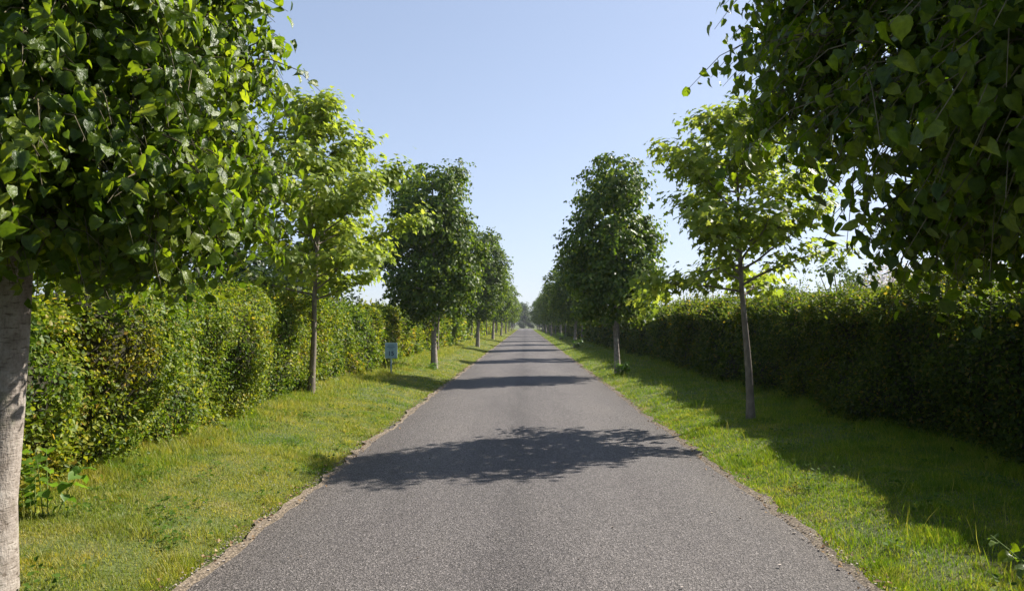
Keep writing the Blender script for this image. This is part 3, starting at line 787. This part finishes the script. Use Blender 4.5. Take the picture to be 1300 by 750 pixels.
# low clover and broad-leaved weeds in the turf
def weeds():
    rng = np.random.RandomState(55); wb = MB(); fbm = MB()
    for side, xa, xb, n in ((-1, 2.3, 3.7, 90), (1, 2.3, 4.2, 70)):
        cx = rng.uniform(xa, xb, n); cy = 3.2 + 20 * rng.rand(n) ** 1.5
        for i in range(n):
            m = rng.randint(8, 22); r = rng.uniform(.03, .11)
            p = np.stack([side * cx[i] + rng.normal(0, r, m), cy[i] + rng.normal(0, r, m), np.zeros(m)], 1)
            p[:, 2] = gz(p[:, 0]) + rng.uniform(.03, .085, m)
            X, Y, Z = leaf_frames(rng, np.tile([0, 0, 1.0], (m, 1)), .5, .4, 0, .1)
            wb.stamp(HEDGE_LEAF[0], HEDGE_LEAF[1], p, X, Y, Z, np.stack([np.full(m, .05), rng.uniform(.02, .05, m), np.full(m, .04)], 1))
    oc = np.array([(1,0,0),(-1,0,0),(0,1,0),(0,-1,0),(0,0,1),(0,0,-1)], float)
    of = [[0,2,4],[2,1,4],[1,3,4],[3,0,4],[2,0,5],[1,2,5],[3,1,5],[0,3,5]]
    for cx, cy, m, r in ((-2.42, 6.3, 22, .13), (-2.55, 5.6, 5, .15), (2.72, 7.6, 4, .2)):
        p = np.stack([cx + rng.normal(0, r, m), cy + rng.normal(0, r * 1.5, m), np.zeros(m)], 1); p[:, 2] = gz(p[:, 0]) + rng.uniform(.07, .13, m)
        I = [np.tile(q, (m, 1)) for q in np.eye(3)]
        fbm.stamp(oc, of, p, *I, rng.uniform(.004, .007, m))
    tag(wb.build('weeds', M['weed']), 'low broad-leaved weeds and clover in the verge grass', 'weeds', kind='stuff')
    tag(fbm.build('clover_flowers', M['clover']), 'small white clover heads dotted through the verge grass', 'wildflowers', kind='stuff')
weeds()

# ------------------------------------------------------------------ sucker shoots at the tree feet
def shoots(loc, seed, n_st, hmax, spread, leaf, label, lean=(0, 0), per=9, mat=None):
    rng = np.random.RandomState(seed)
    e = empty('sucker_shoots', loc); st = MB(); lv = MB(); P, O, S = [], [], []
    for i in range(n_st):
        a = rng.rand() * 6.28; h = hmax * rng.uniform(.55, 1); w = spread * rng.uniform(.3, 1)
        d = np.array([math.cos(a) * w + lean[0], math.sin(a) * w + lean[1], h])
        b = np.array([rng.normal(0, .05), rng.normal(0, .05), -.05])
        pts = [b + d * s + np.array([0, 0, .12 * math.sin(s * 3.1)]) * h for s in np.linspace(0, 1, 5)]
        st.tube([tuple(p) for p in pts], [.006, .005, .004, .003, .002], 4)
        for j in range(per):
            s = .2 + .8 * (j + rng.rand() * .5) / per; p = b + d * s + np.array([0, 0, .12 * math.sin(s * 3.1)]) * h
            an = a + (1.2 if j % 2 else -1.2) + rng.normal(0, .4); o = np.array([math.cos(an), math.sin(an), .15])
            P.append(p + o * .03); O.append(o); S.append(leaf * rng.uniform(.55, 1.1))
    P, O, S = np.array(P), np.array(O), np.array(S)
    Y = nrm(O + np.array([0, 0, -.35]) + rng.normal(0, .2, O.shape)); Z = np.tile([0, 0, 1.0], (len(P), 1)) + rng.normal(0, .3, O.shape)
    Z = nrm(Z - Y * np.sum(Z * Y, 1, keepdims=True)); X = np.cross(Y, Z)
    lv.stamp(LIME_NEAR[0], LIME_NEAR[1], P, X, Y, Z, np.stack([S, S, S * 1.2], 1))
    st.build('stem', M['green_stem'], e); lv.build('foliage', mat or M['sucker'], e)
    return tag(e, label, 'plant', 'sucker shoots around the lime trunks')
shoots((-3.48, 4.9, g1(-3.48)), 3, 4, .60, .20, .105, 'broad pale green sucker leaves beside the nearest left trunk', lean=(.02, .1))
shoots((2.90, 3.70, g1(2.9)), 5, 9, .34, .30, .08, 'low leafy sucker shoots in the shaded bottom right corner', lean=(0, .1), mat=M['lime'])  # darker lime leaf colour paints in the shade of this corner
shoots((2.90, 20.5, g1(2.9)), 8, 8, .45, .32, .12, 'pale sucker tuft at the foot of the tall domed lime on the right')
shoots((3.15, 42.1, g1(3.1)), 9, 8, .7, .5, .16, 'pale sucker tuft at the foot of the fifth tree on the right')
shoots((3.45, 63.3, g1(3.4)), 10, 8, .8, .6, .2, 'pale sucker tuft far along the foot of the right tree row')
shoots((-2.95, 22.1, g1(-2.95)), 12, 6, .25, .25, .09, 'small sucker tuft at the foot of the dense lime by the speed sign')

# ------------------------------------------------------------------ speed sign
s_loc = (-3.60, 18.3, g1(-3.60))
sg = empty('speed_sign', s_loc, R(3))
b = MB(); b.box((-.020, -.0125, -.2), (.020, .0125, .80)); b.build('post', M['sign_post'], sg, smooth=False)
pn = MB(); w, h0, h1 = .165, .45, .87
def plate(mb, x0, x1, z0, z1, y0, y1, r=.02, seg=4):
    pts = []
    for cx, cz, a0 in ((x1 - r, z0 + r, -90), (x1 - r, z1 - r, 0), (x0 + r, z1 - r, 90), (x0 + r, z0 + r, 180)):
        for k in range(seg + 1):
            a = R(a0 + 90 * k / seg); pts.append((cx + r * math.cos(a), cz + r * math.sin(a)))
    n = len(pts)
    mb.add([(x, y0, z) for x, z in pts] + [(x, y1, z) for x, z in pts],
           [list(range(n)), list(range(2 * n - 1, n - 1, -1))] + [[(i + 1) % n, i, n + i, n + (i + 1) % n] for i in range(n)])
plate(pn, -w, w, h0, h1, -.030, -.0155); panel = pn.build('panel', M['sign_rim'], sg, smooth=False)
pf = MB(); plate(pf, -w + .012, w - .012, h0 + .012, h1 - .018, -.033, -.0302, .014); pf.build('panel_face', M['sign_face'], panel, smooth=False)
def text_mesh(txt, size, mat, x, z, name, ext=.0015):
    cu = bpy.data.curves.new(name, 'FONT'); cu.body = txt; cu.size = size; cu.align_x = 'CENTER'; cu.extrude = ext; cu.offset = size * .022
    t = bpy.data.objects.new(name, cu); COL.objects.link(t); bpy.context.view_layer.update()
    me = bpy.data.meshes.new_from_object(t.evaluated_get(bpy.context.evaluated_depsgraph_get()))
    COL.objects.unlink(t); bpy.data.objects.remove(t)
    me.name = name; me.materials.clear(); me.materials.append(mat)
    o = link(name, me, panel); o.rotation_euler = (R(90), 0, 0); o.location = (x, -.0355, z); return o
text_mesh('15', .165, M['sign_ink'], 0, h0 + .075, 'number')
ln = MB()
for z, a in ((h1 - .085, .085), (h1 - .125, .105), (h1 - .165, .06)):
    ln.box((-a, -.0355, z), (a, -.0332, z + .016))
ln.build('small_print', M['sign_ink_pale'], panel, smooth=False)
tag(sg, 'small pale blue speed sign reading 15 on a slim post in the left verge', 'sign')

# ------------------------------------------------------------------ trees and shrubs beyond the hedges
def bush_parts(seed, w, h, trunk_h, n, leaf, mat, trunk_r=.12, squash=1.0, hole=.36, clumps=14):
    rng = np.random.RandomState(seed)
    c = []
    for i in range(clumps):
        a = rng.rand() * 6.28; r = w * .62 * math.sqrt(rng.rand()); z = trunk_h + (h - trunk_h) * rng.uniform(.15, .82)
        rz = w * rng.uniform(.28, .5) * (1.15 - .45 * (z - trunk_h) / (h - trunk_h))
        c.append((math.cos(a) * r * (1 - .4 * (z / h)), math.sin(a) * r * (1 - .4 * (z / h)), z, rz))
    P, O = [], []
    for cx, cy, cz, cr in c:
        m = n // clumps; d = nrm(rng.normal(0, 1, (m, 3))); d[:, 2] *= squash
        rad = cr * (.65 + .40 * rng.rand(m)); p = np.array([cx, cy, cz]) + d * rad[:, None]
        P.append(p); O.append(d)
    P, O = np.concatenate(P), np.concatenate(O)
    k = (P[:, 2] > trunk_h * .55 + .1) & (VN(P * (2.2 / w) * 1.6 + seed) > hole); P, O = P[k], O[k]
    X, Y, Z = leaf_frames(rng, O, .5, .5, .3, .5)
    s = leaf * rng.uniform(.55, 1.2, len(P)); cb = MB()
    cb.stamp(LIME_FAR[0], LIME_FAR[1], P, X, Y, Z, np.stack([s, s, s], 1))
    tb = MB(); tb.tube([(0, 0, -.2), (.03, 0, trunk_h), (0, .05, h * .7)], [trunk_r, trunk_r * .75, trunk_r * .25], 7)
    bb = MB()
    for cx, cy, cz, cr in c: bb.tube([(0, 0, trunk_h * .8), (cx * .5, cy * .5, (trunk_h + cz) * .5), (cx, cy, cz)], [trunk_r * .45, trunk_r * .3, trunk_r * .12], 5)
    return tb.mesh('trunk', M['plane_bark']), bb.mesh('branches', M['plane_bark']), cb.mesh('crown', mat), None

DB = [bush_parts(201, 1.7, 3.0, .4, 5200, .11, M['dark_bush'], .07), bush_parts(203, 1.9, 3.1, .4, 5200, .12, M['dark_bush'], .07)]
dl = ['dark evergreen bush behind the left hedge, below the bright plane tree', 'dark evergreen bush behind the left hedge, just before the speed sign', 'dark evergreen bush behind the left hedge, beyond the speed sign']
for i, (x, y, s) in enumerate(((-7.2, 15.2, 1.15), (-7.4, 19.6, 1.25), (-7.8, 24.5, 1.4))):
    tree('bush', (x, y, g1(x)), i * 1.7, DB[i % 2], dl[i], 'bush', 'dark bushes behind the left hedge', (s, s, s))

BL = bush_parts(211, 1.8, 2.9, .5, 7000, .065, M['blossom'], .07, hole=.30)
for i, (x, y, s, lab) in enumerate(((9.6, 15.4, 1.0, 'white blossoming hawthorn bush above the right hedge, nearer the frame edge'), (10.6, 19.6, 1.05, 'white blossoming hawthorn bush above the right hedge, nearer the road'))):
    tree('hawthorn_bush', (x, y, g1(x)), i * 2.2, BL, lab, 'bush', 'blossoming bushes beyond the right hedge', (s, s, s))
GT = bush_parts(221, 2.6, 5.2, 1.2, 2600, .16, M['far_tree'], .14, hole=.45)
for i, (x, y, s, lab) in enumerate(((16.5, 36, 1.0, 'thin grey-green tree above the right hedge beside the plane tree crown'), (27, 44, 1.05, 'thin grey-green tree far beyond the right hedge near the frame edge'))):
    tree('field_tree', (x, y, g1(x)), i * 2.6, GT, lab, 'tree', 'field trees beyond the right hedge', (s, s, s))

FT = bush_parts(231, 4.6, 9.2, 1.6, 5200, .42, M['far_tree'], .3, hole=.33, clumps=22)
fl = [(-15, 262, 1.0), (-7.6, 250, .95), (-.6, 244, 1.04), (5.6, 252, .96), (11, 258, 1.0), (17, 265, 1.05)]
for i, (x, y, s) in enumerate(fl):
    tree('field_tree', (x, y, g1(x)), i * 1.3, FT, 'hazy grey-green tree closing the far end of the road', 'tree', 'trees closing the end of the avenue', (s, s, s))
SB = bush_parts(241, 2.0, 2.4, .2, 1500, .26, M['dark_bush'], .08)
for i, (x, y, s) in enumerate(((-4.4, 236, .9), (-1.4, 238, 1.0), (1.7, 237, .9), (4.8, 236, 1.0))):
    tree('bush', (x, y, .05), i * 1.1, SB, 'low dark bush at the far end of the road', 'bush', 'low bushes at the end of the road', (s, s, s))

# ------------------------------------------------------------------ the air: far things fade a little
HAZE = True
if HAZE:
    hz, nth, oth = new_mat('haze_air')
    pv = nth.nodes.new('ShaderNodeVolumePrincipled'); pv.inputs['Color'].default_value = (.88, .92, 1.0, 1); pv.inputs['Density'].default_value = .00035; pv.inputs['Anisotropy'].default_value = .3
    nth.links.new(pv.outputs[0], oth.inputs['Volume'])
    hb = MB(); hb.box((-60, -30, -1.3), (60, 290, 14)); tag(hb.build('haze', hz, smooth=False), 'thin pale haze softening the far end of the avenue', 'haze', kind='stuff')

# ------------------------------------------------------------------ light, sky, camera
w = bpy.data.worlds.new('World'); C.world = w; w.use_nodes = True
nt = w.node_tree; nt.nodes.clear()
sky = nt.nodes.new('ShaderNodeTexSky'); sky.sky_type = 'NISHITA'; sky.sun_disc = False
sky.sun_elevation = R(SUN_EL); sky.sun_rotation = R(90 - SUN_AZ)
sky.altitude = 50; sky.air_density = 1.0; sky.dust_density = .5; sky.ozone_density = 2.2
bg = nt.nodes.new('ShaderNodeBackground'); bg.inputs[1].default_value = .093
wo = nt.nodes.new('ShaderNodeOutputWorld'); 
hs = nt.nodes.new('ShaderNodeHueSaturation'); hs.inputs['Saturation'].default_value = .80
nt.links.new(sky.outputs[0], hs.inputs['Color'])
def vm(op, a, b):
    n = nt.nodes.new('ShaderNodeVectorMath'); n.operation = op
    for sk, v in ((n.inputs[0], a), (n.inputs[1], b)):
        if hasattr(v, 'links'): nt.links.new(v, sk)
        else: sk.default_value = v
    return n.outputs[0]
K = (5.2, 5.9, 8.2); GAIN = 1.58
num = vm('MULTIPLY', hs.outputs[0], tuple(k * GAIN for k in K))
den = vm('ADD', hs.outputs[0], K)
nt.links.new(vm('DIVIDE', num, den), bg.inputs[0]); nt.links.new(bg.outputs[0], wo.inputs[0])
sd = bpy.data.lights.new('sun', 'SUN'); sd.energy = 5.0; sd.angle = R(.55); sd.color = (1.0, .94, .85)
so = bpy.data.objects.new('sun', sd); COL.objects.link(so)
dirv = Vector((math.cos(R(SUN_EL)) * math.cos(R(SUN_AZ)), math.cos(R(SUN_EL)) * math.sin(R(SUN_AZ)), math.sin(R(SUN_EL))))
so.rotation_euler = dirv.to_track_quat('Z', 'Y').to_euler(); so.location = (20, 10, 30)

cd = bpy.data.cameras.new('camera'); cd.sensor_width = 36; cd.lens = 24.0; cd.clip_start = .05; cd.clip_end = 5000
co = bpy.data.objects.new('camera', cd); COL.objects.link(co)
co.location = (0, 0, 1.60); co.rotation_euler = (R(90 + 2.38), 0, R(1.12))
C.camera = co
C.view_settings.view_transform = 'Standard'; C.view_settings.look = 'None'; C.view_settings.gamma = 1; C.view_settings.exposure = 0.97
C.view_settings.use_curve_mapping = False
cy = C.cycles
cy.use_denoising = True; cy.max_bounces = 7; cy.diffuse_bounces = 1; cy.glossy_bounces = 2; cy.transmission_bounces = 3; cy.use_adaptive_sampling = True
cy.adaptive_threshold = .015; cy.caustics_reflective = False; cy.caustics_refractive = False
